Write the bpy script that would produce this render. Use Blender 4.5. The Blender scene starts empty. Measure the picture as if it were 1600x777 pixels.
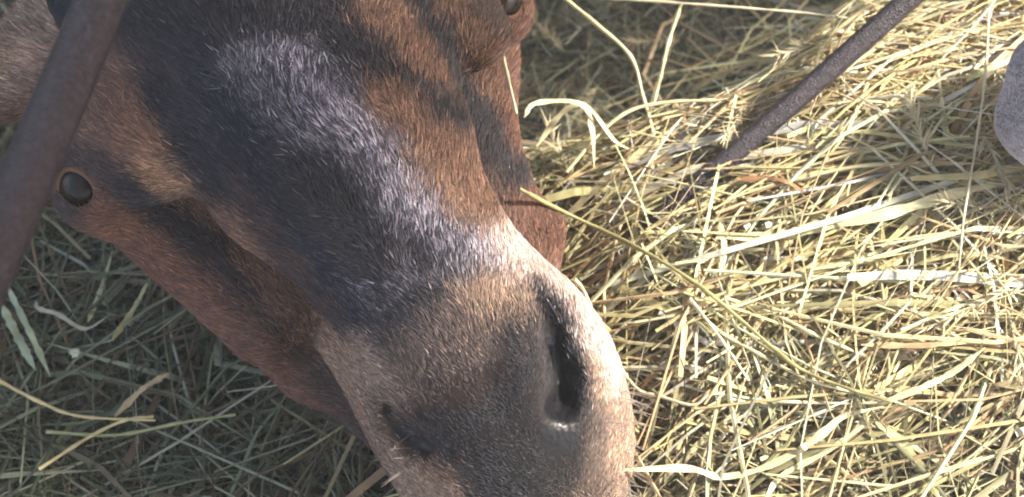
import bpy, math, random
import numpy as np
from mathutils import Vector, Matrix

rng = np.random.default_rng(11)
random.seed(4)
SC = bpy.context.scene
COL = SC.collection

# ------------------------------------------------------------------ camera, sky, sun, exposure
U = 0.00021                      # metres per unit (one photo pixel at the depth of the head)
F = 1716.0                       # focal length in units
CAM = np.array([0.0, -0.2305, 0.399])
TILT = math.radians(30)
RX = np.array([1.0, 0, 0])
RY = np.array([0, math.cos(TILT), math.sin(TILT)])
RZ = np.array([0, -math.sin(TILT), math.cos(TILT)])

cd = bpy.data.cameras.new('camera')
cam = bpy.data.objects.new('camera', cd)
COL.objects.link(cam)
cam.location = CAM
cam.rotation_euler = (TILT, 0, 0)
cd.sensor_width = 36
cd.lens = 36 * F / 1600
cd.clip_start = 0.01
cd.clip_end = 500
cd.dof.use_dof = True
cd.dof.focus_distance = 1690 * U
cd.dof.aperture_fstop = 14.0
SC.camera = cam

SUN_DIR = Vector((0.80, 0.10, 0.72)).normalized()      # towards the sun
w = bpy.data.worlds.new('World')
SC.world = w
w.use_nodes = True
nt = w.node_tree
sky = nt.nodes.new('ShaderNodeTexSky')
sky.sky_type = 'NISHITA'
sky.sun_disc = False
sky.ozone_density = 0.2
sky.dust_density = 4.0
sky.sun_elevation = math.asin(SUN_DIR.z)
sky.sun_rotation = math.atan2(SUN_DIR.x, SUN_DIR.y)
bg = nt.nodes['Background']
bg.inputs[1].default_value = 0.15
nt.links.new(sky.outputs[0], bg.inputs[0])
sd = bpy.data.lights.new('sun', 'SUN')
sd.energy = 4.3
sd.angle = math.radians(5)
sd.color = (1.0, 0.95, 0.88)
so = bpy.data.objects.new('sun', sd)
COL.objects.link(so)
so.rotation_euler = SUN_DIR.to_track_quat('Z', 'Y').to_euler()
so.location = (1, 0, 2)
vs = SC.view_settings
vs.view_transform = 'Standard'
vs.look = 'None'
vs.exposure = 2.0
vs.gamma = 1
vs.use_white_balance = True
vs.white_balance_temperature = 6950
vs.white_balance_tint = 10
try:
    SC.cycles_curves.shape = '3D'
    SC.cycles_curves.subdivisions = 2
except Exception:
    pass
SC.cycles.filter_width = 1.9
SC.cycles.max_bounces = 6
SC.cycles.diffuse_bounces = 4
SC.cycles.transparent_max_bounces = 6


# ------------------------------------------------------------------ helpers
def wp(p):
    """(x, y, w) in head units -> world, w = towards the camera"""
    p = np.asarray(p, dtype=np.float64)
    d = F - p[..., 2]
    x = (p[..., 0] - 800) * d / F
    y = -(p[..., 1] - 388.5) * d / F
    return CAM + U * (x[..., None] * RX + y[..., None] * RY - d[..., None] * RZ)


def ray(px, py):
    px = np.asarray(px, float); py = np.asarray(py, float)
    return ((px - 800) / F)[..., None] * RX - ((py - 388.5) / F)[..., None] * RY - RZ


def sstep(a, b, x):
    t = np.clip((x - a) / (b - a), 0, 1)
    return t * t * (3 - 2 * t)


def proj(P):
    q = P - CAM
    d = -(q @ RZ)
    return 800 + F * (q @ RX) / d, 388.5 - F * (q @ RY) / d, F - d / U


def tag(o, label=None, cat=None, group=None, kind=None):
    for k, v in (('label', label), ('category', cat), ('group', group), ('kind', kind)):
        if v:
            o[k] = v
    return o


def empty(name, loc):
    o = bpy.data.objects.new(name, None)
    o.empty_display_size = 0.02
    o.location = loc
    COL.objects.link(o)
    return o


def raw_mesh(name, V, Q, col=None, smooth=True):
    """V (n,3), Q (m,4) -> mesh, fast"""
    me = bpy.data.meshes.new(name)
    V = np.ascontiguousarray(V, dtype=np.float32)
    Q = np.ascontiguousarray(Q, dtype=np.int32)
    k = Q.shape[1]
    me.vertices.add(len(V))
    me.vertices.foreach_set('co', V.ravel())
    me.loops.add(Q.size)
    me.loops.foreach_set('vertex_index', Q.ravel())
    me.polygons.add(len(Q))
    me.polygons.foreach_set('loop_start', np.arange(0, Q.size, k, dtype=np.int32))
    try:
        me.polygons.foreach_set('loop_total', np.full(len(Q), k, dtype=np.int32))
    except Exception:
        pass
    me.update(calc_edges=True)
    me.polygons.foreach_set('use_smooth', np.full(len(Q), smooth, dtype=bool))
    if col is not None:
        a = me.attributes.new('coat', 'FLOAT_COLOR', 'POINT')
        c = np.ones((len(V), 4), dtype=np.float32)
        c[:, :3] = col
        a.data.foreach_set('color', c.ravel())
    return me


def link_mesh(name, me, mat=None, parent=None):
    o = bpy.data.objects.new(name, me)
    COL.objects.link(o)
    if mat:
        me.materials.append(mat)
    if parent:
        o.parent = parent
        o.matrix_parent_inverse = Matrix.Translation(parent.location).inverted()
    return o


def hair_object(name, P, R, C, mat, parent=None):
    """P (n,k,3) points, R (k,) or (n,k) radii, C (n,3) colour of each hair"""
    n, k = P.shape[:2]
    hc = bpy.data.hair_curves.new(name)
    hc.add_curves([k] * n)
    hc.points.foreach_set('position', np.ascontiguousarray(P, np.float32).ravel())
    R = np.broadcast_to(R, (n, k)).astype(np.float32)
    hc.points.foreach_set('radius', np.ascontiguousarray(R).ravel())
    a = hc.attributes.new('coat', 'FLOAT_COLOR', 'CURVE')
    c = np.ones((n, 4), dtype=np.float32)
    c[:, :3] = C
    a.data.foreach_set('color', c.ravel())
    hc.materials.append(mat)
    o = bpy.data.objects.new(name, hc)
    COL.objects.link(o)
    if parent:
        o.parent = parent
        o.matrix_parent_inverse = Matrix.Translation(parent.location).inverted()
    return o


# smooth value noise on arbitrary points
def vnoise(P, scale, seed=0):
    P = np.asarray(P, float) / scale + seed * 17.31
    i = np.floor(P).astype(np.int64)
    f = P - i
    f = f * f * (3 - 2 * f)
    out = 0
    D = P.shape[-1]
    for c in range(2 ** D):
        h = np.zeros(P.shape[:-1], dtype=np.int64)
        wt = 1.0
        for d in range(D):
            b = (c >> d) & 1
            h = h * 7919 + (i[..., d] + b) * (374761393 + d * 668265263)
            wt = wt * (f[..., d] if b else 1 - f[..., d])
        h = (h ^ (h >> 13)) * 1274126177
        h = (h ^ (h >> 16)) & 0xFFFF
        out = out + wt * (h / 65535.0)
    return out * 2 - 1


# ------------------------------------------------------------------ materials
def new_mat(name):
    m = bpy.data.materials.new(name)
    m.use_nodes = True
    n = m.node_tree
    return m, n, n.nodes['Principled BSDF'], n.nodes['Material Output']


def attr_node(n, name='coat'):
    a = n.nodes.new('ShaderNodeAttribute')
    a.attribute_name = name
    return a


def mat_fur(name, gloss=0.22, tint=(0.80, 0.84, 1.0)):
    m, n, p, out = new_mat(name)
    n.nodes.remove(p)
    a = attr_node(n)
    d = n.nodes.new('ShaderNodeBsdfDiffuse')
    d.inputs['Roughness'].default_value = 0.6
    n.links.new(a.outputs['Color'], d.inputs['Color'])
    g = n.nodes.new('ShaderNodeBsdfHair')
    g.component = 'Reflection'
    g.inputs['Color'].default_value = (*tint, 1)
    g.inputs['RoughnessU'].default_value = 0.35
    g.inputs['RoughnessV'].default_value = 0.9
    mx = n.nodes.new('ShaderNodeMixShader')
    mx.inputs[0].default_value = gloss
    n.links.new(d.outputs[0], mx.inputs[1])
    n.links.new(g.outputs[0], mx.inputs[2])
    n.links.new(mx.outputs[0], out.inputs[0])
    return m


def mat_skin(name):
    m, n, p, out = new_mat(name)
    a = attr_node(n)
    n.links.new(a.outputs['Color'], p.inputs['Base Color'])
    w_ = attr_node(n, 'wet')
    mr = n.nodes.new('ShaderNodeMapRange')
    n.links.new(w_.outputs['Fac'], mr.inputs[0])
    mr.inputs[3].default_value = 0.8
    mr.inputs[4].default_value = 0.33
    n.links.new(mr.outputs[0], p.inputs['Roughness'])
    p.inputs['Specular IOR Level'].default_value = 0.3
    tc = n.nodes.new('ShaderNodeTexCoord')
    v = n.nodes.new('ShaderNodeTexVoronoi')
    v.inputs['Scale'].default_value = 520
    n.links.new(tc.outputs['Object'], v.inputs['Vector'])
    b = n.nodes.new('ShaderNodeBump')
    b.inputs['Strength'].default_value = 0.35
    b.inputs['Distance'].default_value = 0.0006
    n.links.new(v.outputs['Distance'], b.inputs['Height'])
    n.links.new(b.outputs[0], p.inputs['Normal'])
    return m


def mat_straw(name, trans=0.25):
    m, n, p, out = new_mat(name)
    a = attr_node(n)
    tc = n.nodes.new('ShaderNodeTexCoord')
    no = n.nodes.new('ShaderNodeTexNoise')
    no.inputs['Scale'].default_value = 160
    no.inputs['Detail'].default_value = 4
    n.links.new(tc.outputs['Object'], no.inputs['Vector'])
    mr = n.nodes.new('ShaderNodeMapRange')
    mr.inputs[1].default_value = 0.3
    mr.inputs[2].default_value = 0.7
    mr.inputs[3].default_value = 0.72
    mr.inputs[4].default_value = 1.15
    n.links.new(no.outputs['Fac'], mr.inputs[0])
    mu = n.nodes.new('ShaderNodeVectorMath')
    mu.operation = 'SCALE'
    n.links.new(a.outputs['Color'], mu.inputs[0])
    n.links.new(mr.outputs[0], mu.inputs['Scale'])
    n.links.new(mu.outputs[0], p.inputs['Base Color'])
    p.inputs['Roughness'].default_value = 0.5
    p.inputs['Specular IOR Level'].default_value = 0.4
    t = n.nodes.new('ShaderNodeBsdfTranslucent')
    n.links.new(mu.outputs[0], t.inputs[0])
    mx = n.nodes.new('ShaderNodeMixShader')
    mx.inputs[0].default_value = trans
    n.links.new(p.outputs[0], mx.inputs[1])
    n.links.new(t.outputs[0], mx.inputs[2])
    n.links.new(mx.outputs[0], out.inputs[0])
    return m


def mat_metal():
    m, n, p, out = new_mat('painted_metal')
    tc = n.nodes.new('ShaderNodeTexCoord')
    no = n.nodes.new('ShaderNodeTexNoise')
    no.inputs['Scale'].default_value = 1500
    no.inputs['Detail'].default_value = 5
    n.links.new(tc.outputs['Object'], no.inputs['Vector'])
    n2 = n.nodes.new('ShaderNodeTexNoise')
    n2.inputs['Scale'].default_value = 700
    n2.inputs['Detail'].default_value = 6
    n.links.new(tc.outputs['Object'], n2.inputs['Vector'])
    cr = n.nodes.new('ShaderNodeValToRGB')
    cr.color_ramp.elements[0].position = 0.35
    cr.color_ramp.elements[0].color = (0.010, 0.007, 0.011, 1)
    cr.color_ramp.elements[1].position = 0.72
    cr.color_ramp.elements[1].color = (0.046, 0.035, 0.052, 1)
    n.links.new(n2.outputs['Fac'], cr.inputs[0])
    n.links.new(cr.outputs[0], p.inputs['Base Color'])
    p.inputs['Roughness'].default_value = 0.30
    p.inputs['Specular IOR Level'].default_value = 0.42
    b = n.nodes.new('ShaderNodeBump')
    b.inputs['Strength'].default_value = 0.8
    b.inputs['Distance'].default_value = 0.0014
    n.links.new(no.outputs['Fac'], b.inputs['Height'])
    n.links.new(b.outputs[0], p.inputs['Normal'])
    return m


def mat_eye():
    m, n, p, out = new_mat('wet_dark_eye')
    n.links.new(attr_node(n).outputs['Color'], p.inputs['Base Color'])
    p.inputs['Roughness'].default_value = 0.18
    p.inputs['Specular IOR Level'].default_value = 0.2
    return m


def mat_ground():
    m, n, p, out = new_mat('trodden_chaff')
    tc = n.nodes.new('ShaderNodeTexCoord')
    no = n.nodes.new('ShaderNodeTexNoise')
    no.inputs['Scale'].default_value = 60
    no.inputs['Detail'].default_value = 8
    n.links.new(tc.outputs['Object'], no.inputs['Vector'])
    cr = n.nodes.new('ShaderNodeValToRGB')
    cr.color_ramp.elements[0].position = 0.3
    cr.color_ramp.elements[0].color = (0.035, 0.03, 0.018, 1)
    cr.color_ramp.elements[1].position = 0.7
    cr.color_ramp.elements[1].color = (0.14, 0.12, 0.06, 1)
    n.links.new(no.outputs['Fac'], cr.inputs[0])
    n.links.new(cr.outputs[0], p.inputs['Base Color'])
    p.inputs['Roughness'].default_value = 0.95
    b = n.nodes.new('ShaderNodeBump')
    b.inputs['Distance'].default_value = 0.01
    n.links.new(no.outputs['Fac'], b.inputs['Height'])
    n.links.new(b.outputs[0], p.inputs['Normal'])
    return m


def mat_wood():
    m, n, p, out = new_mat('weathered_boards')
    tc = n.nodes.new('ShaderNodeTexCoord')
    mp = n.nodes.new('ShaderNodeMapping')
    mp.inputs['Scale'].default_value = (2, 40, 40)
    n.links.new(tc.outputs['Object'], mp.inputs[0])
    no = n.nodes.new('ShaderNodeTexNoise')
    no.inputs['Scale'].default_value = 2
    no.inputs['Detail'].default_value = 8
    n.links.new(mp.outputs[0], no.inputs['Vector'])
    cr = n.nodes.new('ShaderNodeValToRGB')
    cr.color_ramp.elements[0].color = (0.14, 0.11, 0.08, 1)
    cr.color_ramp.elements[1].color = (0.34, 0.29, 0.23, 1)
    n.links.new(no.outputs['Fac'], cr.inputs[0])
    n.links.new(cr.outputs[0], p.inputs['Base Color'])
    p.inputs['Roughness'].default_value = 0.85
    return m


M_FUR = mat_fur('coat_hair', 0.05)
M_SKIN = mat_skin('coat_skin')
M_HAY = mat_straw('dry_hay')
M_STALK = mat_straw('dry_stalk', 0.15)
M_METAL = mat_metal()
M_EYE = mat_eye()
M_GROUND = mat_ground()
M_WOOD = mat_wood()


# ------------------------------------------------------------------ the lie of the hay
def gpt(px, py, z=0.0):
    r = ray(px, py)
    t = (z - CAM[2]) / r[..., 2]
    return CAM + r * t[..., None]


def seg_side(x, y, A, B):
    """signed distance from line A->B in the plan (left of the direction positive)"""
    d = B - A
    d = d / np.linalg.norm(d)
    return d[0] * (y - A[1]) - d[1] * (x - A[0])


G = lambda px, py: gpt(np.array(px), np.array(py))[:2]


def hay_h(x, y):
    """height of the hay surface over the floor, metres"""
    P = np.stack([x, y], -1)
    h = 0.008 * vnoise(P, 0.11, 1) + 0.004 * vnoise(P, 0.04, 2)
    # bright mound to the right
    c = G(1420, 330)
    h = h + 0.055 * np.exp(-(((x - c[0]) / 0.17) ** 2 + ((y - c[1]) / 0.15) ** 2))
    # hollow beyond the head, between it and the slanting bar
    a = seg_side(x, y, G(800, 262), G(1130, 262))
    b = seg_side(x, y, G(1090, 290), G(1500, -60))
    hol = sstep(-0.006, 0.03, a) * sstep(-0.008, 0.04, b)
    far = sstep(0.30, 0.62, y)
    h = h - 0.10 * hol * (1 - 0.35 * far)
    # lower, trodden hay on the near left
    c = G(200, 620)
    h = h - 0.045 * np.exp(-(((x - c[0]) / 0.16) ** 2 + ((y - c[1]) / 0.20) ** 2))
    return h


def hay_w(px, py, off=0.0):
    """depth coordinate w of the hay surface seen at a pixel"""
    px = np.asarray(px, float); py = np.asarray(py, float)
    r = ray(px, py)
    lo = np.full(px.shape, 0.30); hi = np.full(px.shape, 0.9)
    ts = np.linspace(0.30, 0.95, 260)
    best = np.full(px.shape, 0.95)
    done = np.zeros(px.shape, bool)
    for t in ts:
        P = CAM + r * t
        hit = (P[..., 2] < hay_h(P[..., 0], P[..., 1])) & ~done
        best[hit] = t
        done |= hit
    return F - best / U + off


# ------------------------------------------------------------------ head of the goat: an implicit surface
def frame(a, b, up=(0, 0, 1)):
    d = b - a
    L = np.linalg.norm(d); d = d / L
    s = np.cross(up, d); s /= np.linalg.norm(s)
    n = np.cross(d, s)
    return d, s, n, L


def taper(P, a, b, ra, rb, up=(0, 0, 1)):
    """tapered elliptical capsule; ra = (side, depth) at a, rb at b"""
    a = np.array(a, np.float32); b = np.array(b, np.float32)
    d, s, n, L = [np.asarray(v, np.float32) if i < 3 else v for i, v in enumerate(frame(a, b, up))]
    q = P - a
    t = np.clip((q @ d) / L, 0, 1)
    r = q - t[..., None] * (b - a)
    rs = ra[0] + (rb[0] - ra[0]) * t
    rn = ra[1] + (rb[1] - ra[1]) * t
    rm = np.minimum(rs, rn)
    e = np.sqrt((r @ s / rs) ** 2 + (r @ n / rn) ** 2 + (r @ d / rm) ** 2)
    return ((e - 1) * rm).astype(np.float32)


def ell(P, c, rad, axis=(0, 1, 0), up=(0, 0, 1)):
    """ellipsoid: rad = (along axis, side, depth)"""
    c = np.array(c, np.float32)
    d, s, n, L = frame(np.zeros(3), np.array(axis, float), up)
    q = P - c
    v = np.sqrt((q @ d.astype(np.float32) / rad[0]) ** 2 + (q @ s.astype(np.float32) / rad[1]) ** 2
                + (q @ n.astype(np.float32) / rad[2]) ** 2)
    return ((v - 1) * min(rad)).astype(np.float32)


def smin(a, b, k):
    h = np.clip(0.5 + 0.5 * (b - a) / k, 0, 1)
    return b + (a - b) * h - k * h * (1 - h)


def smax(a, b, k):
    return -smin(-a, -b, k)


AX = np.array([0.50, 0.866, -0.10])
EYE_L = np.array([127, 290, -70.0])
EYE_R = np.array([778, 0, -92.0])
NOSTRIL_R = [(846, 475, 0), (864, 530, 0), (879, 585, 0), (880, 630, 0)]
NOSTRIL_L = [(607, 646, 0), (620, 668, 0), (640, 686, 0), (668, 700, 0)]


def sdf_base(P):
    d = taper(P, (392, -70, -40), (520, 235, -20), (300, 190), (205, 150))          # forehead
    d = smin(d, taper(P, (500, 190, -20), (716, 520, -50), (185, 150), (150, 120)), 60)   # bridge
    d = smin(d, ell(P, (770, 606, -85), (235, 192, 150), AX), 46)                     # muzzle
    d = smin(d, ell(P, (884, 650, -125), (190, 93, 120), (0.25, 1, 0)), 40)          # right upper lip
    d = smin(d, ell(P, (690, 740, -120), (180, 66, 95), (0.55, 0.85, 0)), 36)       # left upper lip
    # deep cheeks and jaws, behind the face
    jaw = taper(P, (400, 60, -190), (650, 470, -275), (325, 130), (242, 105))
    jaw = smin(jaw, taper(P, (650, 470, -275), (775, 730, -275), (240, 105), (115, 80)), 30)
    d = smin(d, taper(P, (540, 530, -112), (706, 770, -112), (44, 46), (56, 60)), 30)
    d = smin(d, jaw, 36)
    # brow ridges and orbits
    d = smin(d, ell(P, (205, 205, -30), (120, 92, 100), (0.5, 0.8, 0)), 50)
    d = smin(d, ell(P, (152, 240, -50), (50, 34, 40), (0.75, 0.6, 0)), 24)
    d = smin(d, ell(P, (150, 285, -90), (80, 72, 75), (0.6, 0.8, 0)), 36)
    d = smin(d, ell(P, (690, -30, -60), (150, 80, 90), (0.5, 0.8, 0)), 50)
    d = smin(d, ell(P, (765, 0, -125), (75, 62, 75), (0.5, 0.8, 0)), 34)
    d = smin(d, taper(P, (185, 300, -125), (420, 500, -200), (62, 60), (70, 60)), 40)
    # poll and neck
    d = smin(d, taper(P, (380, -120, -60), (240, -780, -190), (300, 230), (330, 260)), 80)
    return d


def ears(P):
    l_ = ell(P, (30, 112, -205), (135, 66, 32), (0.80, -0.52, 0.25), (0.35, 0.3, 1))
    l_ = smax(l_, -ell(P, (22, 112, -162), (100, 42, 30), (0.80, -0.52, 0.25), (0.35, 0.3, 1)), 14)
    l_ = smin(l_, taper(P, (160, -20, -150), (70, 50, -200), (80, 70), (55, 40)), 40)
    r_ = ell(P, (768, 0, -222), (150, 36, 50), (0.10, 1, -0.1))
    r_ = smin(r_, taper(P, (700, -160, -160), (755, -60, -215), (80, 70), (45, 50)), 40)
    return smin(l_, r_, 10)


def surf_w(px, py, fn):
    """w of the front surface of fn at (px, py)"""
    ws = np.arange(260, -420, -3.0, dtype=np.float32)
    P = np.stack([np.full_like(ws, px), np.full_like(ws, py), ws], -1)
    v = fn(P)
    i = np.argmax(v < 0)
    return ws[i] if v[i] < 0 else -150.0


def with_w(pts, off):
    return [np.array([p[0], p[1], surf_w(p[0], p[1], sdf_base) + off]) for p in pts]


NR = with_w(NOSTRIL_R, -8)
NL = with_w(NOSTRIL_L, -8)


def sdf_head(P):
    d = sdf_base(P)
    d = smin(d, ears(P), 36)
    # eye sockets
    d = smax(d, -ell(P, EYE_L + (0, 0, 24), (39, 33, 44), (0.62, 0.78, 0)), 8)
    d = smax(d, -ell(P, EYE_R + (4, 0, 24), (39, 33, 44), (0.5, 0.8, 0)), 8)
    # nose wing beside the nostril and lip swell
    wb = surf_w(812, 560, sdf_base)
    d = smin(d, ell(P, (812, 560, wb - 32), (95, 46, 50), (0.12, 1, 0)), 26)
    # nostrils: a soft fold, and a deeper opening in its lower half
    up = np.array([0, 0, 1.0])
    for N, r0, dr in ((NR, (7, 13, 19, 22), 8), (NL, (5, 12, 15, 8), 6)):
        for i in range(3):
            d = smax(d, -taper(P, N[i] + up * 4, N[i + 1] + up * 4, (r0[i], r0[i] + dr), (r0[i + 1], r0[i + 1] + dr)), 30)
    d = smax(d, -taper(P, NR[1] - up * 12 + (2, 18, 0), NR[3] - up * 16 + (0, -12, 0), (5, 20), (10, 26)), 16)
    d = smax(d, -taper(P, NL[0] - up * 6, NL[3] - up * 8, (5, 12), (7, 14)), 14)
    return d


def surface_nets(fn, lo, hi, h):
    ax = [np.arange(lo[i], hi[i] + h, h, dtype=np.float32) for i in range(3)]
    nx, ny, nz = map(len, ax)
    S = np.empty((nx, ny, nz), np.float32)
    for i0 in range(0, nx, 16):
        X = np.stack(np.meshgrid(ax[0][i0:i0 + 16], ax[1], ax[2], indexing='ij'), -1)
        S[i0:i0 + 16] = fn(X)
    ins = S < 0
    cnt = np.zeros((nx - 1, ny - 1, nz - 1), np.int8)
    for a in (0, 1):
        for b in (0, 1):
            for c in (0, 1):
                cnt += ins[a:nx - 1 + a, b:ny - 1 + b, c:nz - 1 + c]
    act = (cnt > 0) & (cnt < 8)
    idx = -np.ones(act.shape, np.int64)
    ci = np.argwhere(act)
    idx[act] = np.arange(len(ci))
    acc = np.zeros((len(ci), 3)); num = np.zeros(len(ci))
    offs = [(a, b, c) for a in (0, 1) for b in (0, 1) for c in (0, 1)]
    for o in offs:
        for d in range(3):
            if o[d]:
                continue
            o2 = list(o); o2[d] = 1
            s0 = S[ci[:, 0] + o[0], ci[:, 1] + o[1], ci[:, 2] + o[2]]
            s1 = S[ci[:, 0] + o2[0], ci[:, 1] + o2[1], ci[:, 2] + o2[2]]
            m = (s0 < 0) != (s1 < 0)
            t = np.where(m, s0 / np.where(m, s0 - s1, 1), 0)
            p = np.array(o, float)[None].repeat(len(ci), 0)
            p[:, d] += t
            acc[m] += p[m]; num[m] += 1
    V = (ci + acc / num[:, None]) * h + np.array(lo)
    quads = []
    for d in range(3):
        u, v = [(1, 2), (2, 0), (0, 1)][d]
        sl0 = [slice(None)] * 3; sl1 = [slice(None)] * 3
        sl0[d] = slice(0, -1); sl1[d] = slice(1, None)
        A = ins[tuple(sl0)]; B = ins[tuple(sl1)]
        e = np.argwhere(A != B)
        e = e[(e[:, u] > 0) & (e[:, v] > 0) & (e[:, u] < S.shape[u] - 1) & (e[:, v] < S.shape[v] - 1)]
        fl = A[e[:, 0], e[:, 1], e[:, 2]]
        def g(du, dv):
            c = e.copy(); c[:, u] -= du; c[:, v] -= dv
            return idx[c[:, 0], c[:, 1], c[:, 2]]
        q = np.stack([g(1, 1), g(0, 1), g(0, 0), g(1, 0)], 1)
        q[~fl] = q[~fl][:, ::-1]
        quads.append(q)
    Q = np.concatenate(quads)
    return V, Q[(Q >= 0).all(1)]


def grad(fn, P, e=3.0):
    g = np.zeros(P.shape)
    for d in range(3):
        o = np.zeros(3, np.float32); o[d] = e
        g[..., d] = fn(P + o) - fn(P - o)
    n = np.linalg.norm(g, axis=-1, keepdims=True)
    return g / np.maximum(n, 1e-6)


# coat: what colour the hair is along bands on the head (the blaze has its sheen painted in)
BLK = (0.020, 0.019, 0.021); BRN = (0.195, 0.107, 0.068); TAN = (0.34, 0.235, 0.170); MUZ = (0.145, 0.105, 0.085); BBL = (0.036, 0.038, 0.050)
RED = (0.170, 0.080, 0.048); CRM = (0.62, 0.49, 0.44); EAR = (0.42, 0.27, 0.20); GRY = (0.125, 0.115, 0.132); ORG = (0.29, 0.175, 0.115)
DGR = (0.060, 0.052, 0.055); DBR = (0.062, 0.038, 0.030); NOS = (0.030, 0.026, 0.027); LAV_SHEEN = (0.225, 0.20, 0.235)
COAT = [
    # forehead, and blaze with a bluish sheen put into its greys and lavender
    (BLK, [(215, 20), (300, 60), (340, 180), (300, 230)]), (BLK, [(230, -60), (400, -90), (560, -100)]), (BLK, [(250, 150), (280, 200), (330, 270), (370, 320)]),
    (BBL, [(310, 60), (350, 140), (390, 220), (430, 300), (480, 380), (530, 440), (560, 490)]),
    (DBR, [(390, 300), (430, 380), (480, 450)]), (BLK, [(340, 0), (360, 60)]),
    (DGR, [(400, 40), (470, 30), (520, 60)]), (DGR, [(430, 20), (540, 0)]),
    (GRY, [(380, 80), (420, 140), (450, 190), (500, 240)]), (GRY, [(360, 110), (400, 170)]), (GRY, [(500, 90), (560, 150)]), (LAV_SHEEN, [(430, 90), (500, 140), (550, 190)]), (GRY, [(480, 200), (520, 240)]),
    (LAV_SHEEN, [(570, 220), (615, 290), (660, 345), (710, 385), (770, 410)]), (GRY, [(540, 230), (590, 300), (640, 370), (690, 420)]),
    (BLK, [(440, 250), (490, 310), (540, 370)]), (BLK, [(490, 260), (540, 310), (590, 370)]), (DGR, [(560, 400), (620, 440), (600, 480)]),
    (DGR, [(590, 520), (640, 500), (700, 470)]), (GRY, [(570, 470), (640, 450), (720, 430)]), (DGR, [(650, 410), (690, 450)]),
    # bands right of the blaze
    (BLK, [(520, 40), (570, 90), (630, 130), (680, 165), (720, 210)]), (BRN, [(585, 0), (605, 40), (640, 80), (690, 125)]), (ORG, [(590, 10), (620, 50)]),
    (BRN, [(590, 150), (630, 190), (680, 240), (730, 300), (780, 350)]), (BRN, [(630, 160), (690, 220), (740, 270)]), (ORG, [(660, 260), (700, 310), (750, 350)]),
    (BLK, [(650, 0), (695, 70), (745, 180), (790, 255), (815, 290)]), (BLK, [(670, 40), (720, 120)]),
    (BRN, [(700, 0), (730, 60), (765, 150)]), (RED, [(790, 190), (830, 270), (870, 350), (885, 420)]), (RED, [(830, 230), (870, 300), (840, 340)]),
    (DBR, [(750, 20), (790, 50)]), (RED, [(800, -20), (800, 60), (805, 150)]),
    # brow, light strip, dark cheek, red jaw on the left
    (BRN, [(160, 150), (190, 190), (220, 240)]), (BRN, [(130, 210), (180, 230)]), (BRN, [(200, 160), (230, 210)]),
    (ORG, [(235, 250), (275, 285), (320, 330), (345, 360)]), (BRN, [(350, 360), (390, 410), (440, 480), (480, 530)]), (BRN, [(370, 350), (430, 420)]),
    (ORG, [(490, 500), (525, 560), (560, 620)]), (DBR, [(450, 400), (500, 460), (540, 520)]),
    (DBR, [(150, 265), (190, 285)]), (DBR, [(95, 250), (125, 240), (160, 255)]), (DBR, [(100, 320), (120, 330)]), (BLK, [(205, 290), (260, 330), (320, 390), (370, 450), (420, 500)]), (BLK, [(240, 310), (290, 350), (340, 390)]),
    (DBR, [(430, 510), (480, 560), (520, 610)]), (RED, [(150, 320), (200, 370), (270, 415), (340, 480), (410, 550), (490, 630), (560, 700)]),
    (RED, [(260, 400), (330, 450), (400, 520)]), (DBR, [(500, 590), (540, 640), (580, 700), (610, 770)]),
    # muzzle
    (TAN, [(515, 549), (577, 635), (628, 717), (650, 777)]), (TAN, [(580, 560), (600, 600), (640, 620)]), (MUZ, [(620, 560), (660, 540), (700, 520)]), (MUZ, [(640, 600), (700, 580)]),
    (TAN, [(720, 465), (780, 460), (825, 490)]), (TAN, [(740, 490), (790, 500)]), (MUZ, [(690, 550), (740, 550), (780, 545)]), (MUZ, [(700, 500), (760, 520)]), (DBR, [(680, 600), (740, 600), (790, 590)]),
    (NOS, [(825, 510), (840, 550), (850, 600), (845, 650)]), (NOS, [(800, 540), (800, 620)]), (BLK, [(843, 465), (860, 515), (880, 560), (895, 610)]), (BLK, [(860, 480), (888, 530), (905, 580), (912, 630)]),
    (BLK, [(905, 600), (905, 680), (890, 740)]), (NOS, [(660, 655), (720, 650), (790, 660)]), (BLK, [(690, 700), (760, 720), (830, 730)]), (BLK, [(740, 760), (840, 780)]), (BLK, [(720, 640), (780, 650), (830, 690)]), (NOS, [(680, 670), (700, 690)]), (DBR, [(640, 635), (690, 625), (740, 620)]), (NOS, [(770, 590), (820, 600)]),
    (BLK, [(600, 640), (618, 668), (645, 688), (688, 704)]), (BLK, [(612, 650), (632, 680), (668, 700)]), (BRN, [(600, 670), (640, 710), (690, 740)]), (TAN, [(650, 730), (700, 770)]),
    (CRM, [(800, 370), (850, 410), (895, 450), (925, 500), (948, 570)]), (CRM, [(780, 400), (830, 420), (872, 446)]), (CRM, [(940, 540), (965, 610)]),
    (TAN, [(935, 580), (950, 640), (958, 700), (962, 770)]), (MUZ, [(935, 640), (935, 700), (930, 770)]), (TAN, [(975, 620), (985, 700)]), 
    # ears and neck
    (TAN, [(-40, 120), (20, 70), (60, 30)]), (EAR, [(20, 130), (50, 90)]), (BRN, [(-60, 180), (0, 160)]), (BLK, [(95, 20), (110, 0)]),
    (BLK, [(380, -200), (380, -400)]), (BRN, [(200, -400), (220, -700)]), (BRN, [(560, -400), (560, -700)]), (DBR, [(380, -700)]), (RED, [(650, -250)]), (BRN, [(120, -200)]),
]
CPl = []
for colr_, pl in COAT:
    pl = np.array(pl, float)
    if len(pl) == 1:
        CPl.append((pl[0][0], pl[0][1], colr_))
    for i in range(len(pl) - 1):
        m = max(1, int(np.linalg.norm(pl[i + 1] - pl[i]) / 22))
        for j in range(m + (i == len(pl) - 2)):
            p = pl[i] + (pl[i + 1] - pl[i]) * j / m
            CPl.append((p[0], p[1], colr_))
CC = np.array([c[2] for c in CPl], float)
CP3 = np.array([(c[0], c[1], surf_w(c[0], c[1], sdf_head)) for c in CPl])


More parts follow.
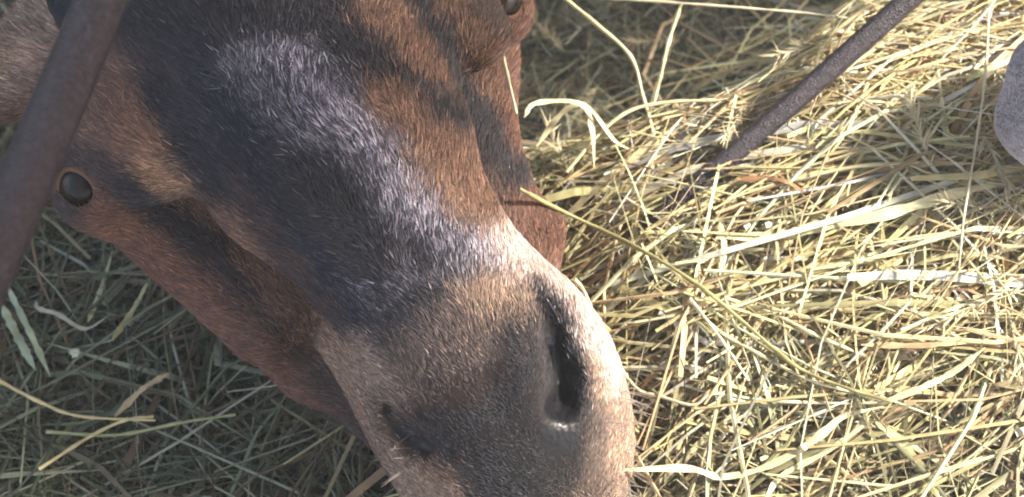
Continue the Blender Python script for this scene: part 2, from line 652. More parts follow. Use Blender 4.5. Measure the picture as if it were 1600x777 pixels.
def coat_colour(P, jitter=0.0):
    """blend of the nearest marks on the coat, measured in 3-D on the body"""
    out = np.zeros((len(P), 3))
    for i in range(0, len(P), 20000):
        Q = P[i:i + 20000].copy()
        if np.ndim(jitter) or jitter:
            Q = Q + np.stack([vnoise(Q, 45, s) for s in (3, 4, 5)], -1) * 11
            Q = Q + rng.normal(0, 1, Q.shape) * (jitter[i:i + 20000, None] if np.ndim(jitter) else jitter)
        d2 = ((Q[:, None, :] - CP3[None]) ** 2 * np.array([1, 1, 0.35])).sum(-1)
        wt = 1.0 / (d2 + 90) ** 2.3
        wt /= wt.sum(1, keepdims=True)
        out[i:i + 20000] = wt @ CC
    return out


def pad_(P):
    return 1 - sstep(0.75, 1.15, np.hypot((P[:, 0] - 876) / 31, (P[:, 1] - 660) / 56))


def wetness(P):
    """bare, damp skin round the nostrils and the nose pad"""
    n = np.zeros(len(P))
    for N, r in ((NR, 15), (NL, 8)):
        for i in range(1, 3):
            a, b = N[i][:2], N[i + 1][:2]
            q = P[:, :2] - a
            t = np.clip(q @ (b - a) / ((b - a) @ (b - a)), 0, 1)
            dd = np.linalg.norm(q - t[:, None] * (b - a), axis=1)
            n = np.maximum(n, 1 - sstep(r * 0.5, r * 1.3, dd))
    n = np.maximum(n, pad_(P))
    return n * (P[:, 2] > -230)


STEP = 6.5
V, Q = surface_nets(sdf_head, (-190, -700, -400), (1020, 930, 240), STEP)
NRM = grad(sdf_head, V.astype(np.float32))
V = V - NRM * np.clip(sdf_head(V.astype(np.float32)), -3, 3)[:, None]
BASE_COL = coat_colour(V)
WET = wetness(V)
BASE_COL = BASE_COL * 0.45 * (1 - WET[:, None]) + np.array([0.010, 0.010, 0.013]) * WET[:, None]


def goat_body(parent, name, verts, col):
    me = raw_mesh(name, verts, Q, col)
    a = me.attributes.new('wet', 'FLOAT', 'POINT')
    a.data.foreach_set('value', WET.astype(np.float32))
    return link_mesh(name, me, M_SKIN, parent)


def hairs_on(n_hair, dens=None, keep=None):
    """roots, normals and growth direction in head units"""
    A, B, C_, D_ = [V[Q[:, i]] for i in range(4)]
    area = 0.5 * np.linalg.norm(np.cross(C_ - A, D_ - B), axis=1)
    cen = (A + B + C_ + D_) / 4
    wgt = area.copy()
    if dens is not None:
        wgt = wgt * dens(cen)
    f = rng.choice(len(Q), n_hair, p=wgt / wgt.sum())
    u, v = rng.random((2, n_hair, 1))
    R = (A[f] * (1 - u) + B[f] * u) * (1 - v) + (D_[f] * (1 - u) + C_[f] * u) * v
    N = grad(sdf_head, R.astype(np.float32))
    return R, N


def grow(R, N, scale=1.0):
    """hair strands (n,5,3) in head units, lying back along the head"""
    n = len(R)
    s = (R[:, 0] - 400) * 0.866 - (R[:, 1] - 50) * 0.5            # sideways from the midline
    base = np.tile(-AX * np.array([1, 1, -1.0]), (n, 1))
    side = np.array([0.866, -0.5, 0])
    spread = np.clip(s / 260, -1, 1)
    muz = sstep(480, 640, R[:, 1])
    base = base + side * (spread * 0.55)[:, None] * (1 - muz)[:, None]
    base = base + side * (spread * 0.9)[:, None] * muz[:, None]
    sw = np.stack([vnoise(R, 80, k) for k in (7, 8, 9)], -1) * 0.45
    sw2 = np.stack([vnoise(R, 22, k) for k in (17, 18, 19)], -1) * 0.35
    d = base + sw + sw2 + rng.normal(0, 0.20, (n, 3))
    d -= (d * N).sum(1, keepdims=True) * N
    d /= np.linalg.norm(d, axis=1, keepdims=True) + 1e-6
    L = 23 * (1 - 0.40 * sstep(420, 620, R[:, 1])) * rng.uniform(0.6, 1.25, n)
    ear = (R[:, 0] < 95) & (R[:, 1] < 230)
    L = np.where(ear, L * 1.2, L) * scale
    eye = np.minimum(np.linalg.norm(R[:, :2] - EYE_L[:2], axis=1), np.linalg.norm(R[:, :2] - EYE_R[:2], axis=1))
    L = L * (1 - 0.22 * (1 - sstep(60, 190, np.hypot(R[:, 0] - 790, (R[:, 1] - 670) * 0.8))))
    L = L * (0.55 + 0.45 * sstep(34, 80, eye)) * (1 - 0.75 * wetness(R))
    lift = rng.uniform(0.18, 0.42, n) + 0.12 * vnoise(R, 30, 23)
    k = 5
    t = np.linspace(0, 1, k)
    P = np.zeros((n, k, 3))
    for i, ti in enumerate(t):
        along = ti * L
        up = L * lift * (ti - 0.55 * ti ** 2)
        P[:, i] = R + d * along[:, None] + N * up[:, None] - N * 1.5
    P[:, -1, 2] -= 1.0 * rng.random(n)
    return P


def dens(c):
    inside = (c[:, 0] > -60) & (c[:, 0] < 1040) & (c[:, 1] > -60) & (c[:, 1] < 830)
    d = np.where(inside, 1.0, 0.22)
    n = grad(sdf_head, c.astype(np.float32))
    d = d * np.where(n[:, 2] < -0.35, 0.3, 1.0)
    wet = wetness(c)
    return d * (1 - 0.6 * wet) * (1 - 0.97 * pad_(c))


goat = empty('goat', wp(np.array([400., -100., -60.])))
tag(goat, 'brown and black goat lowering its head into the hay behind the slanting rail', 'goat', 'goats at the hay')
goat_body(goat, 'body', wp(V), BASE_COL)

NH = 330000
R, N = hairs_on(NH, dens)
P = grow(R, N)
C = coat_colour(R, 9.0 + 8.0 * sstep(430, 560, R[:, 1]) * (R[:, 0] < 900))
# the blaze mixes black hairs with silvery ones that carry painted sheen; everything else varies strand by strand
s_ = rng.lognormal(0, 0.40, NH)
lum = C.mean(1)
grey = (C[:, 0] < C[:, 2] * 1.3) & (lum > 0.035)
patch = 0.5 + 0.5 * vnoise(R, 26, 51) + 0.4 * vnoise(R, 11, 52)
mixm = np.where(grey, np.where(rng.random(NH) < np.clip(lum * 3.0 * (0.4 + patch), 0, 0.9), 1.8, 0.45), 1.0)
C = np.where(((rng.random(NH) < 0.05) & (lum < 0.05))[:, None], np.array([0.075, 0.058, 0.052]), C)
C = np.where(((rng.random(NH) < 0.05) & (lum > 0.05))[:, None], C * 1.7, C)
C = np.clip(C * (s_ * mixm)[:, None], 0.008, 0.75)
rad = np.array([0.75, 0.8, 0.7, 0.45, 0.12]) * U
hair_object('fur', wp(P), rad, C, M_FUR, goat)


# eyes: a wet ball with an iris and a level slot pupil, and lids
def uv_ball(c, r, nu=32, nv=18):
    vs_ = []
    for j in range(nv + 1):
        th = math.pi * j / nv
        for i in range(nu):
            ph = 2 * math.pi * i / nu
            vs_.append((c[0] + r * math.sin(th) * math.cos(ph), c[1] + r * math.sin(th) * math.sin(ph), c[2] + r * math.cos(th)))
    q = [(j * nu + i, (j + 1) * nu + i, (j + 1) * nu + (i + 1) % nu, j * nu + (i + 1) % nu) for j in range(nv) for i in range(nu)]
    return np.array(vs_), np.array(q)


def ring(c, n_, a, b, tube, axis, nu=48, nv=10, open_=0.0):
    """elliptical lid ring round c, facing n_"""
    n_ = np.array(n_, float); n_ /= np.linalg.norm(n_)
    u_ = np.array(axis, float); u_ -= (u_ @ n_) * n_; u_ /= np.linalg.norm(u_)
    v_ = np.cross(n_, u_)
    vs_ = []
    for i in range(nu):
        t = 2 * math.pi * i / nu
        cc = c + u_ * a * math.cos(t) + v_ * b * math.sin(t)
        o = u_ * math.cos(t) + v_ * math.sin(t)
        for j in range(nv):
            f = 2 * math.pi * j / nv
            tt = tube * (1 + 0.25 * math.sin(3 * t + 1))
            vs_.append(cc + o * tt * math.cos(f) + n_ * tt * 0.8 * math.sin(f))
    q = [(i * nv + j, ((i + 1) % nu) * nv + j, ((i + 1) % nu) * nv + (j + 1) % nv, i * nv + (j + 1) % nv) for i in range(nu) for j in range(nv)]
    return np.array(vs_), np.array(q)


def mat_plain(name, col, rough=0.7, spec=0.4):
    m, n, p, out = new_mat(name)
    p.inputs['Base Color'].default_value = (*col, 1)
    p.inputs['Roughness'].default_value = rough
    p.inputs['Specular IOR Level'].default_value = spec
    return m


M_LID = mat_plain('eyelid_skin', (0.17, 0.095, 0.065), 0.8, 0.15)
for E, nn in ((EYE_L, (-0.35, 0.25, 0.9)), (EYE_R, (0.55, -0.1, 0.75))):
    v, q = uv_ball(E + np.array([0, 0, 3.0]), 38, 64, 40)
    nn = np.array(nn) / np.linalg.norm(nn)
    dv = (v - E - np.array([0, 0, 3.0])) / 38
    ux = np.array([0.6, 0.8, 0.0]); ux -= (ux @ nn) * nn; ux /= np.linalg.norm(ux)
    uy = np.cross(nn, ux)
    a1, a2, fr = dv @ ux, dv @ uy, dv @ nn
    iris = (np.hypot(a1, a2) < 0.62) & (fr > 0)
    slot = (np.abs(a2) < 0.20) & (np.abs(a1) < 0.46) & (fr > 0)
    ec = np.where(slot[:, None], np.array([0.006, 0.007, 0.010]), np.where(iris[:, None], np.array([0.022, 0.014, 0.009]), np.array([0.012, 0.010, 0.010])))
    eb = link_mesh('eyeball', raw_mesh('eyeball', wp(v), q, ec), M_EYE, goat)
    v, q = ring(E + np.array([0, 0, 3.0]) + nn * 22, nn, 35, 29, 6.5, (0.62, 0.78, 0))
    link_mesh('eyelid', raw_mesh('eyelid', wp(v), q), M_LID, goat)

# whiskers on lips
nw = 70
Rw = []
for i in range(nw):
    side = i % 7
    if side:
        px, py = rng.uniform(930, 992), rng.uniform(600, 800)
    else:
        px, py = rng.uniform(600, 660), rng.uniform(680, 790)
    Rw.append((px, py))
wP = []
for px, py in Rw:
    w0 = surf_w(px, py, sdf_head)
    while w0 == -150.0 and px > 900:
        px -= 6; w0 = surf_w(px, py, sdf_head)
    p0 = np.array([px, py, w0])
    n0 = grad(sdf_head, p0[None].astype(np.float32))[0]
    d0 = n0 + np.array([0.5 * np.sign(px - 780), 0.25, 0.0]) + rng.normal(0, 0.2, 3)
    d0 /= np.linalg.norm(d0)
    L = rng.uniform(25, 60)
    wP.append([p0 + d0 * L * t + np.array([0, 6 * t * t, 0]) for t in np.linspace(0, 1, 5)])
hair_object('whiskers', wp(np.array(wP)), np.array([.6, .55, .45, .3, .1]) * U, np.tile([0.34, 0.27, 0.24], (nw, 1)), M_FUR, goat)

# ------------------------------------------------------------------ second goat, only its grey muzzle reaches in from the right
M_FUR2 = mat_fur('grey_coat_hair', 0.06)
A0 = wp(np.array([830., 770., -130.]))
TGT = wp(np.array([1640., 156., -60.]))
ax0 = AX[0] * RX - AX[1] * RY + AX[2] * RZ
dst = -0.985 * RX - 0.12 * RY - 0.10 * RZ
ax0 = Vector(ax0).normalized(); dst = Vector(dst).normalized()
ROT = np.array(ax0.rotation_difference(dst).to_matrix())
SCL = 0.52


def second(P):
    return TGT + ((P - A0) @ ROT.T) * SCL


goat2 = empty('goat', second(wp(np.array([400., -100., -60.]))))
tag(goat2, 'grey goat whose rounded muzzle reaches in over the yellow hay at the right edge', 'goat', 'goats at the hay')


def sdf_calm(P):
    return smin(smin(sdf_base(P), ears(P), 36), ell(P, (800, 630, -130), (250, 222, 175), AX), 60)


V2, Q2 = surface_nets(sdf_calm, (-190, -700, -400), (1060, 930, 240), 11.0)
N2_ = grad(sdf_calm, V2.astype(np.float32))
g_col = np.tile([0.16, 0.145, 0.155], (len(V2), 1)) * (1 + 0.2 * vnoise(V2, 90, 31))[:, None]
me = raw_mesh('body', second(wp(V2)), Q2, g_col)
me.attributes.new('wet', 'FLOAT', 'POINT')
link_mesh('body', me, M_SKIN, goat2)
wv_ = np.where(V2[Q2[:, 0], 1] > 380, 1.0, 0.1)
f = rng.choice(len(Q2), 90000, p=wv_ / wv_.sum())
u, v = rng.random((2, 90000, 1))
R2 = (V2[Q2[f, 0]] * (1 - u) + V2[Q2[f, 1]] * u) * (1 - v) + (V2[Q2[f, 3]] * (1 - u) + V2[Q2[f, 2]] * u) * v
P2 = grow(R2, grad(sdf_calm, R2.astype(np.float32)), 1.1)
c2 = np.tile([0.38, 0.35, 0.38], (len(R2), 1)) * (rng.lognormal(0, 0.18, len(R2)) * (1 + 0.2 * vnoise(R2, 90, 31)))[:, None]
hair_object('fur', second(wp(P2)), rad * SCL * 1.6, np.clip(c2, 0.02, 0.8), M_FUR2, goat2)
for E in (EYE_L, EYE_R):
    v, q = uv_ball(E, 33)
    link_mesh('eyeball', raw_mesh('eyeball', second(wp(v)), q, np.full((len(v), 3), 0.01)), M_EYE, goat2)


# ------------------------------------------------------------------ metal bars
def tube_path(P, r, n=24, caps=True):
    """P (k,3) world points"""
    P = np.asarray(P, float); k = len(P)
    r = np.broadcast_to(r, (k,))
    T = np.gradient(P, axis=0); T /= np.linalg.norm(T, axis=1, keepdims=True)
    up = np.array([0, 0, 1.0]) if abs(T[0][2]) < 0.9 else np.array([1.0, 0, 0])
    A = np.cross(T, up); A /= np.linalg.norm(A, axis=1, keepdims=True)
    B = np.cross(T, A)
    t = np.arange(n) * 2 * math.pi / n
    V_ = P[:, None] + r[:, None, None] * (np.cos(t)[None, :, None] * A[:, None] + np.sin(t)[None, :, None] * B[:, None])
    i, j = np.meshgrid(np.arange(k - 1), np.arange(n), indexing='ij')
    q = np.stack([i * n + j, i * n + (j + 1) % n, (i + 1) * n + (j + 1) % n, (i + 1) * n + j], -1).reshape(-1, 4)
    V_ = V_.reshape(-1, 3)
    if caps:
        c0, c1 = len(V_), len(V_) + 1
        V_ = np.concatenate([V_, P[:1], P[-1:]])
        ex = [(c0, (j + 1) % n, j, c0) for j in range(n)]
        # caps as degenerate-free triangles handled below
        return V_, q, ([(c0, (j + 1) % n, j) for j in range(n)] + [(c1, (k - 1) * n + j, (k - 1) * n + (j + 1) % n) for j in range(n)])
    return V_, q, []


def bar(name, A, B, r, label):
    A = wp(np.array(A, float)); B = wp(np.array(B, float))
    n = 60
    t = np.linspace(0, 1, n)[:, None]
    P_ = A + (B - A) * t + 0.0006 * np.stack([np.sin(t[:, 0] * 9), np.cos(t[:, 0] * 7), np.sin(t[:, 0] * 5)], -1)
    V_, q, tri = tube_path(P_ - P_[0], r * U, 32)
    me = bpy.data.meshes.new(name)
    me.from_pydata(V_.tolist(), [], q.tolist() + tri)
    me.polygons.foreach_set('use_smooth', np.ones(len(me.polygons), bool))
    o = bpy.data.objects.new(name, me)
    o.location = P_[0]
    COL.objects.link(o)
    me.materials.append(M_METAL)
    tag(o, label, 'bar', 'metal bars of the hay feeder')
    return o


def along(a, b, t):
    a = np.array(a, float); b = np.array(b, float)
    return a + (b - a) * t


b0, b1 = (161, 0, 420), (49, 250, 505)
bar('metal_bar', along(b0, b1, -3.2), along(b0, b1, 2.6), 28, 'thick dark metal bar crossing in front of the brown goat and its eye')
k0, k1 = (1072, 306, -284), (1419, 0, -240)
bar('metal_bar', along(k0, k1, -0.18), along(k0, k1, 3.0), 20, 'thin dark metal bar slanting down into the yellow hay, clear of the goats')


# ------------------------------------------------------------------ ground
def ground():
    n = 90
    xs = np.concatenate([[-8, -5, -2.5], np.linspace(-0.9, 0.9, n), [2.5, 5, 8]])
    ys = np.concatenate([[-8, -5, -2.5], np.linspace(-0.7, 1.1, n), [2.5, 5, 8]])
    X, Y = np.meshgrid(xs, ys, indexing='ij')
    Z = hay_h(X, Y) - 0.038
    k = len(xs)
    i, j = np.meshgrid(np.arange(k - 1), np.arange(k - 1), indexing='ij')
    q = np.stack([i * k + j, (i + 1) * k + j, (i + 1) * k + j + 1, i * k + j + 1], -1).reshape(-1, 4)
    o = link_mesh('ground', raw_mesh('ground', np.stack([X, Y, Z], -1).reshape(-1, 3), q), M_GROUND)
    tag(o, kind='structure')


ground()

# ------------------------------------------------------------------ hay, a mass of blades and stems
STRAW = np.array([(0.72, 0.61, 0.32), (0.79, 0.70, 0.42), (0.68, 0.58, 0.30), (0.56, 0.52, 0.27), (0.70, 0.53, 0.31), (0.48, 0.35, 0.20), (0.82, 0.78, 0.60)])
GREEN_SHADE = np.array([(0.125, 0.165, 0.085), (0.18, 0.225, 0.13), (0.10, 0.13, 0.07), (0.24, 0.20, 0.115), (0.18, 0.12, 0.07), (0.34, 0.37, 0.24), (0.10, 0.11, 0.06)])  # greener hay, with shade put into its colour


def straw_mesh(P, width, thick, nrm_tw, col, k_side=4):
    """P (n,k,3) centre lines; flat-ish four sided blades"""
    n, k = P.shape[:2]
    T = np.gradient(P, axis=1)
    T /= np.linalg.norm(T, axis=2, keepdims=True) + 1e-12
    up = np.array([0, 0, 1.0])
    A = np.cross(T, up); A /= np.linalg.norm(A, axis=2, keepdims=True) + 1e-9
    B = np.cross(A, T)
    c, s = np.cos(nrm_tw)[..., None], np.sin(nrm_tw)[..., None]
    A2 = A * c + B * s; B2 = -A * s + B * c
    wd = width[..., None]; th = thick[..., None]
    V_ = np.stack([P + A2 * wd, P + B2 * th, P - A2 * wd, P - B2 * th], 2)
    i, j, m = np.meshgrid(np.arange(n), np.arange(k - 1), np.arange(4), indexing='ij')
    b = i * k * 4
    q = np.stack([b + j * 4 + m, b + j * 4 + (m + 1) % 4, b + (j + 1) * 4 + (m + 1) % 4, b + (j + 1) * 4 + m], -1).reshape(-1, 4)
    cc = np.repeat(col[:, None], k * 4, 1).reshape(-1, 3)
    return V_.reshape(-1, 3), q, cc


def hay_field(n, x0, x1, y0, y1, fine=1.0, zlo=-0.03, zhi=0.006, short=1.0):
    cx = rng.uniform(x0, x1, n); cy = rng.uniform(y0, y1, n)
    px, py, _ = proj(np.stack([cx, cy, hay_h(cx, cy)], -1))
    right = sstep(560, 940, px + 0.25 * (388 - py))        # lit side to the right, painted shade to the left
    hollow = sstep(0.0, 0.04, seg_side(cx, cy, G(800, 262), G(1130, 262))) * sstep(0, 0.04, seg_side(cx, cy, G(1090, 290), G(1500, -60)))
    yellow = np.clip(right * (1 - 0.92 * hollow) * (1 - 0.6 * sstep(480, 800, py)), 0, 1)  # hollow and foreground lose yellow as painted shade
    L = rng.uniform(0.045, 0.16, n) * np.where(rng.random(n) < 0.3, 1.7, 1)
    L *= (1 - 0.45 * hollow) * short
    # lie of the straw: sweeps up to the right on the mound, tangled elsewhere
    main = np.radians(20 + 16 * vnoise(np.stack([cx, cy], -1), 0.09, 41))
    th = main + rng.normal(0, 1, n) * np.where(yellow > 0.5, 0.42, 1.1)
    rnd = rng.random(n) < np.where(yellow > 0.5, 0.22, 0.55)
    th = np.where(rnd, rng.uniform(0, math.pi, n), th)
    k = 7
    t = np.linspace(-0.5, 0.5, k)
    curv = rng.normal(0, 6.0, n)
    kink = np.where(rng.random(n) < 0.35, rng.normal(0, 0.6, n), 0)
    kp = rng.integers(2, 5, n)
    P_ = np.zeros((n, k, 3))
    ang = th[:, None] + curv[:, None] * t[None] * L[:, None] + kink[:, None] * (np.arange(k)[None] >= kp[:, None])
    st = (L / (k - 1))[:, None]
    dx = np.cos(ang) * st; dy = np.sin(ang) * st
    P_[:, :, 0] = cx[:, None] + np.cumsum(dx, 1) - dx.sum(1, keepdims=True) / 2
    P_[:, :, 1] = cy[:, None] + np.cumsum(dy, 1) - dy.sum(1, keepdims=True) / 2
    off = rng.uniform(zlo, zhi, n)
    tilt = rng.normal(0, 0.20, n) * (1 + 0.8 * (1 - yellow))
    bow = rng.normal(0.0, 0.10, n)
    hx = hay_h(cx, cy)
    hs = hay_h(P_[:, :, 0], P_[:, :, 1])
    hol_ = hollow[:, None]
    P_[:, :, 2] = (0.6 + 0.4 * hol_) * hs + 0.4 * (1 - hol_) * hx[:, None] + off[:, None] + tilt[:, None] * t[None] * L[:, None] - bow[:, None] * (4 * t[None] ** 2 - 0.5) * L[:, None]
    P_[:, :, 2] = hs + 0.018 - np.log1p(np.exp(-(P_[:, :, 2] - hs - 0.018) / 0.006)) * 0.006
    leaf = rng.random(n) < 0.20
    wd = np.where(leaf, rng.uniform(0.0007, 0.0015, n), rng.uniform(0.00025, 0.00068, n)) * fine
    tk = np.where(leaf, 0.00012, wd * 0.8)
    tp = np.ones((n, k)); tp[:, 0] = 0.7; tp[:, -1] = np.where(leaf, 0.12, 0.6); tp[:, -2] = np.where(leaf, 0.6, 0.9)
    tw = rng.uniform(-0.9, 0.9, n)[:, None] + rng.normal(0, 0.8, n)[:, None] * t[None]
    ci = rng.integers(0, 7, n)
    col = STRAW[ci] * yellow[:, None] + GREEN_SHADE[ci] * (1 - yellow[:, None])
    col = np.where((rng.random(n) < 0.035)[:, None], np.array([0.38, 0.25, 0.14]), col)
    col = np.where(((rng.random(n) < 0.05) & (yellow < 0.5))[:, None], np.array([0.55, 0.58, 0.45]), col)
    col = col * (rng.lognormal(0, 0.18, n) * (1 - 0.34 * (1 - yellow)))[:, None]  # shaded parts darkened once more in the colour
    return straw_mesh(P_, wd[:, None] * tp, tk[:, None] * tp, tw, np.clip(col, 0.02, 0.74))


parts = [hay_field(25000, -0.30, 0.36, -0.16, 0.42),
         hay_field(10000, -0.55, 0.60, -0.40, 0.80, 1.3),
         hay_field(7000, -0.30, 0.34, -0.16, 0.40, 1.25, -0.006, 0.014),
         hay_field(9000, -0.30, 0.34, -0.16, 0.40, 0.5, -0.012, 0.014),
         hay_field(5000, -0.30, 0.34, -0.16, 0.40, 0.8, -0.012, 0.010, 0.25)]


def seed_heads(n):
    """bristly grass heads mixed into the hay"""
    cx = rng.uniform(-0.05, 0.30, n); cy = rng.uniform(-0.12, 0.20, n)
    nb = 60
    a = rng.uniform(0, 2 * math.pi, n)
    d = np.stack([np.cos(a), np.sin(a), rng.normal(0.1, 0.15, n)], -1)
    c0 = np.stack([cx, cy, hay_h(cx, cy) + 0.016], -1)
    t = rng.random((n, nb, 1))
    r0 = c0[:, None] + d[:, None] * (t - 0.5) * 0.030
    bd = d[:, None] * 0.8 + rng.normal(0, 0.40, (n, nb, 3))
    bd /= np.linalg.norm(bd, axis=2, keepdims=True)
    k = np.linspace(0, 1, 4)[None, :, None]
    P_ = r0.reshape(-1, 1, 3) + bd.reshape(-1, 1, 3) * k * rng.uniform(0.003, 0.010, (n * nb, 1, 1))
    m = n * nb
    wd = np.tile([0.00028, 0.00040, 0.00022, 0.00006], (m, 1))
    col = np.repeat(rng.uniform(0.75, 1.05, (n, 1)) * np.array([0.66, 0.58, 0.38]), nb, 0)
    return straw_mesh(P_, wd, wd * 0.7, np.zeros((m, 4)), col)


parts.append(seed_heads(34))
Vh, Qh, Ch = [], [], []
o_ = 0
for v, q, c in parts:
    Vh.append(v); Qh.append(q + o_); Ch.append(c); o_ += len(v)
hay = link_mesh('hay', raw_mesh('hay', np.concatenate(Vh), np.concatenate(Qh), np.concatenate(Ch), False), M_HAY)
tag(hay, 'loose tangled bed of dry hay, yellow on the right and green with painted shade on the left', 'hay', kind='stuff')

# ------------------------------------------------------------------ single stalks one can pick out on top
Y1 = (0.74, 0.66, 0.40); Y2 = (0.70, 0.58, 0.30); WH = (0.68, 0.62, 0.44); GN = (0.40, 0.42, 0.22); OL = (0.36, 0.33, 0.15)
OR = (0.50, 0.36, 0.20); BR = (0.34, 0.18, 0.09); PG = (0.36, 0.42, 0.28)
# points in units, half width, colour, lift over the hay (or explicit w), kind, label
STALKS = [
    ([(812, 295), (850, 316), (920, 350), (1010, 395), (1090, 445), (1160, 502), (1240, 570), (1310, 602), (1392, 628)], 4.6, OL, (-165, 45), 'stem',
     'long olive green stem running from the goat cheek down across the yellow hay'),
    ([(1078, 470), (1120, 515), (1180, 550), (1260, 592), (1340, 615), (1385, 628)], 3.8, Y1, 32, 'stem', 'pale straight stem just below the long olive stem, meeting its lower end'),
    ([(897, 436), (914, 458), (946, 533), (992, 605), (1033, 620), (1084, 633), (1115, 615), (1187, 625), (1289, 630), (1386, 630)], 4.0, WH, (-90, 30), 'stem',
     'whitish stem bent in a V beside the goat lip, then running level to the right'),
    ([(1378, 630), (1442, 605), (1493, 579), (1539, 543)], 5.2, Y1, 40, 'leaf', 'pale green blade curving up to the right below the orange stalk'),
    ([(1345, 539), (1442, 540), (1510, 535), (1570, 542)], 4.5, OR, 34, 'leaf', 'orange tan stalk lying level with a frayed tip near the right edge'),
    ([(969, 735), (1074, 732), (1125, 745), (1187, 733), (1248, 704), (1289, 674), (1319, 651), (1381, 635)], 6.0, Y1, (-60, 38), 'leaf',
     'broad pale blade sweeping from the goat chin up to the stem crossing'),
    ([(1192, 790), (1220, 745), (1289, 707), (1340, 671), (1360, 648)], 4.2, Y1, 30, 'leaf', 'short pale blade rising from the bottom edge to the stem crossing'),
    ([(1078, 466), (1125, 528), (1170, 595)], 3.2, WH, 42, 'stem', 'short white stem crossing the pale straight one at a steep angle'),
    ([(1135, 467), (1207, 490), (1279, 526), (1358, 559)], 4.2, Y1, 30, 'stem', 'straight pale stem above the olive one, sloping towards the orange stalk'),
    ([(1365, 656), (1417, 702), (1475, 790)], 7.5, OL, 24, 'leaf', 'wide olive blade running from the stem crossing down to the bottom edge'),
    ([(1120, 372), (1213, 368), (1287, 352), (1375, 337), (1458, 313), (1531, 293), (1630, 272)], 8.5, (0.78, 0.70, 0.42), 34, 'leaf',
     'widest yellow blade, lying level across the bright hay at the right'),
    ([(1150, 281), (1204, 279), (1234, 287), (1260, 302)], 4.5, BR, 40, 'leaf', 'curled rust brown leaf just under the foot of the thin metal bar'),
    ([(1546, -30), (1541, 98), (1526, 220), (1507, 333), (1498, 420)], 2.4, WH, 90, 'stem', 'hair thin upright stem in front of the grey muzzle'),
    ([(930, -4), (1049, 4), (1240, 19), (1350, 32)], 2.4, WH, (-420, -420), 'stem', 'thin white stem spanning the dark hollow along the top edge'),
    ([(868, -14), (927, 34), (985, 88), (1005, 152), (1020, 205), (1032, 274)], 4.0, Y1, (-420, -350), 'stem', 'kinked straw stem leaning down through the dark hollow'),
    ([(1064, 6), (1044, 68), (1034, 112), (1022, 160)], 3.4, Y1, (-430, -400), 'stem', 'short upright stem in the dark hollow beside the kinked one'),
    ([(885, 269), (941, 205), (990, 171), (1054, 159), (1122, 156), (1186, 142), (1245, 127)], 3.8, Y1, (-345, -365), 'stem',
     'arched stem spanning the hollow to the thin metal bar'),
    ([(819, 183), (839, 161), (912, 164), (961, 220), (995, 237)], 3.6, Y1, (-300, -370), 'leaf', 'white folded blade arching beside the goat cheek'),
    ([(838, 229), (880, 175), (912, 166), (925, 200), (928, 262)], 4.6, Y1, (-380, -330), 'leaf', 'forked straw blade standing under the white folded one'),
    ([(1051, 156), (1073, 191), (1098, 220), (1107, 252)], 3.6, OR, (-370, -350), 'leaf', 'short orange piece hanging from the arched stem'),
    ([(776, 44), (783, 70), (790, 104), (807, 178)], 3.2, WH, (-30, -90), 'stem', 'short white straw stuck to the right cheek of the brown goat'),
    ([(-20, 585), (66, 630), (128, 651), (243, 657)], 3.6, Y2, 60, 'stem', 'tan stem sagging in from the left edge over the green hay'),
    ([(72, 675), (179, 680), (281, 661), (368, 648)], 2.8, GN, 55, 'stem', 'greenish stem lying level under the tan sagging one'),
    ([(3, 478), (31, 533), (56, 579)], 6.2, PG, 60, 'leaf', 'wide pale green blade at the left edge under the thick bar'),
    ([(10, 446), (46, 518), (79, 589)], 4.6, PG, 72, 'leaf', 'narrower pale green blade beside the wide one, reaching lower'),
    ([(61, 733), (143, 681), (199, 656), (240, 651)], 2.8, Y2, 70, 'stem', 'thin tan stem crossing the sagging one near its tip'),
    ([(56, 470), (60, 482), (92, 492), (133, 514), (174, 490)], 3.4, (0.42, 0.39, 0.29), 60, 'leaf', 'pale greyish bent piece lying near the thick bar'),
    ([(179, 651), (220, 610), (240, 597), (263, 584)], 5.5, OR, 66, 'leaf', 'orange seed sheath pointing up in the dark green hay'),
    ([(138, 503), (158, 451), (176, 390)], 3.8, GN, 58, 'leaf', 'upright green blade under the goat eye, nearer the bar'),
    ([(174, 533), (209, 482), (238, 426)], 4.2, OL, 56, 'leaf', 'upright olive blade under the goat jaw, farther from the bar'),
    ([(115, 545), (120, 558)], 7.5, (0.55, 0.58, 0.42), 70, 'leaf', 'stubby pale chip of stem in the green hay'),
    ([(1124, 348), (1132, 385), (1124, 432)], 5.0, Y1, 36, 'leaf', 'short bright folded piece upright beside the widest yellow blade'),
    ([(1170, 300), (1330, 262), (1470, 250), (1640, 205)], 4.0, Y1, 30, 'stem', 'long level straw behind the widest yellow blade'),
    ([(1010, 360), (1130, 292), (1330, 235), (1560, 214)], 3.8, Y2, 24, 'stem', 'long straw passing under the foot of the thin bar'),
    ([(1180, 220), (1290, 130), (1420, 40), (1500, -30)], 4.2, Y1, 40, 'stem', 'straw slanting up beside the thin metal bar'),
]


def catmull(pts, n):
    pts = np.asarray(pts, float)
    if len(pts) == 2:
        t = np.linspace(0, 1, n)[:, None]
        return pts[0] * (1 - t) + pts[1] * t
    p = np.concatenate([[2 * pts[0] - pts[1]], pts, [2 * pts[-1] - pts[-2]]])
    out = []
    m = len(pts) - 1
    for u in np.linspace(0, m, n):
        i = min(int(u), m - 1); t = u - i
        a, b, c, d = p[i], p[i + 1], p[i + 2], p[i + 3]
        out.append(0.5 * ((2 * b) + (c - a) * t + (2 * a - 5 * b + 4 * c - d) * t * t + (-a + 3 * b - 3 * c + d) * t ** 3))
    return np.array(out)


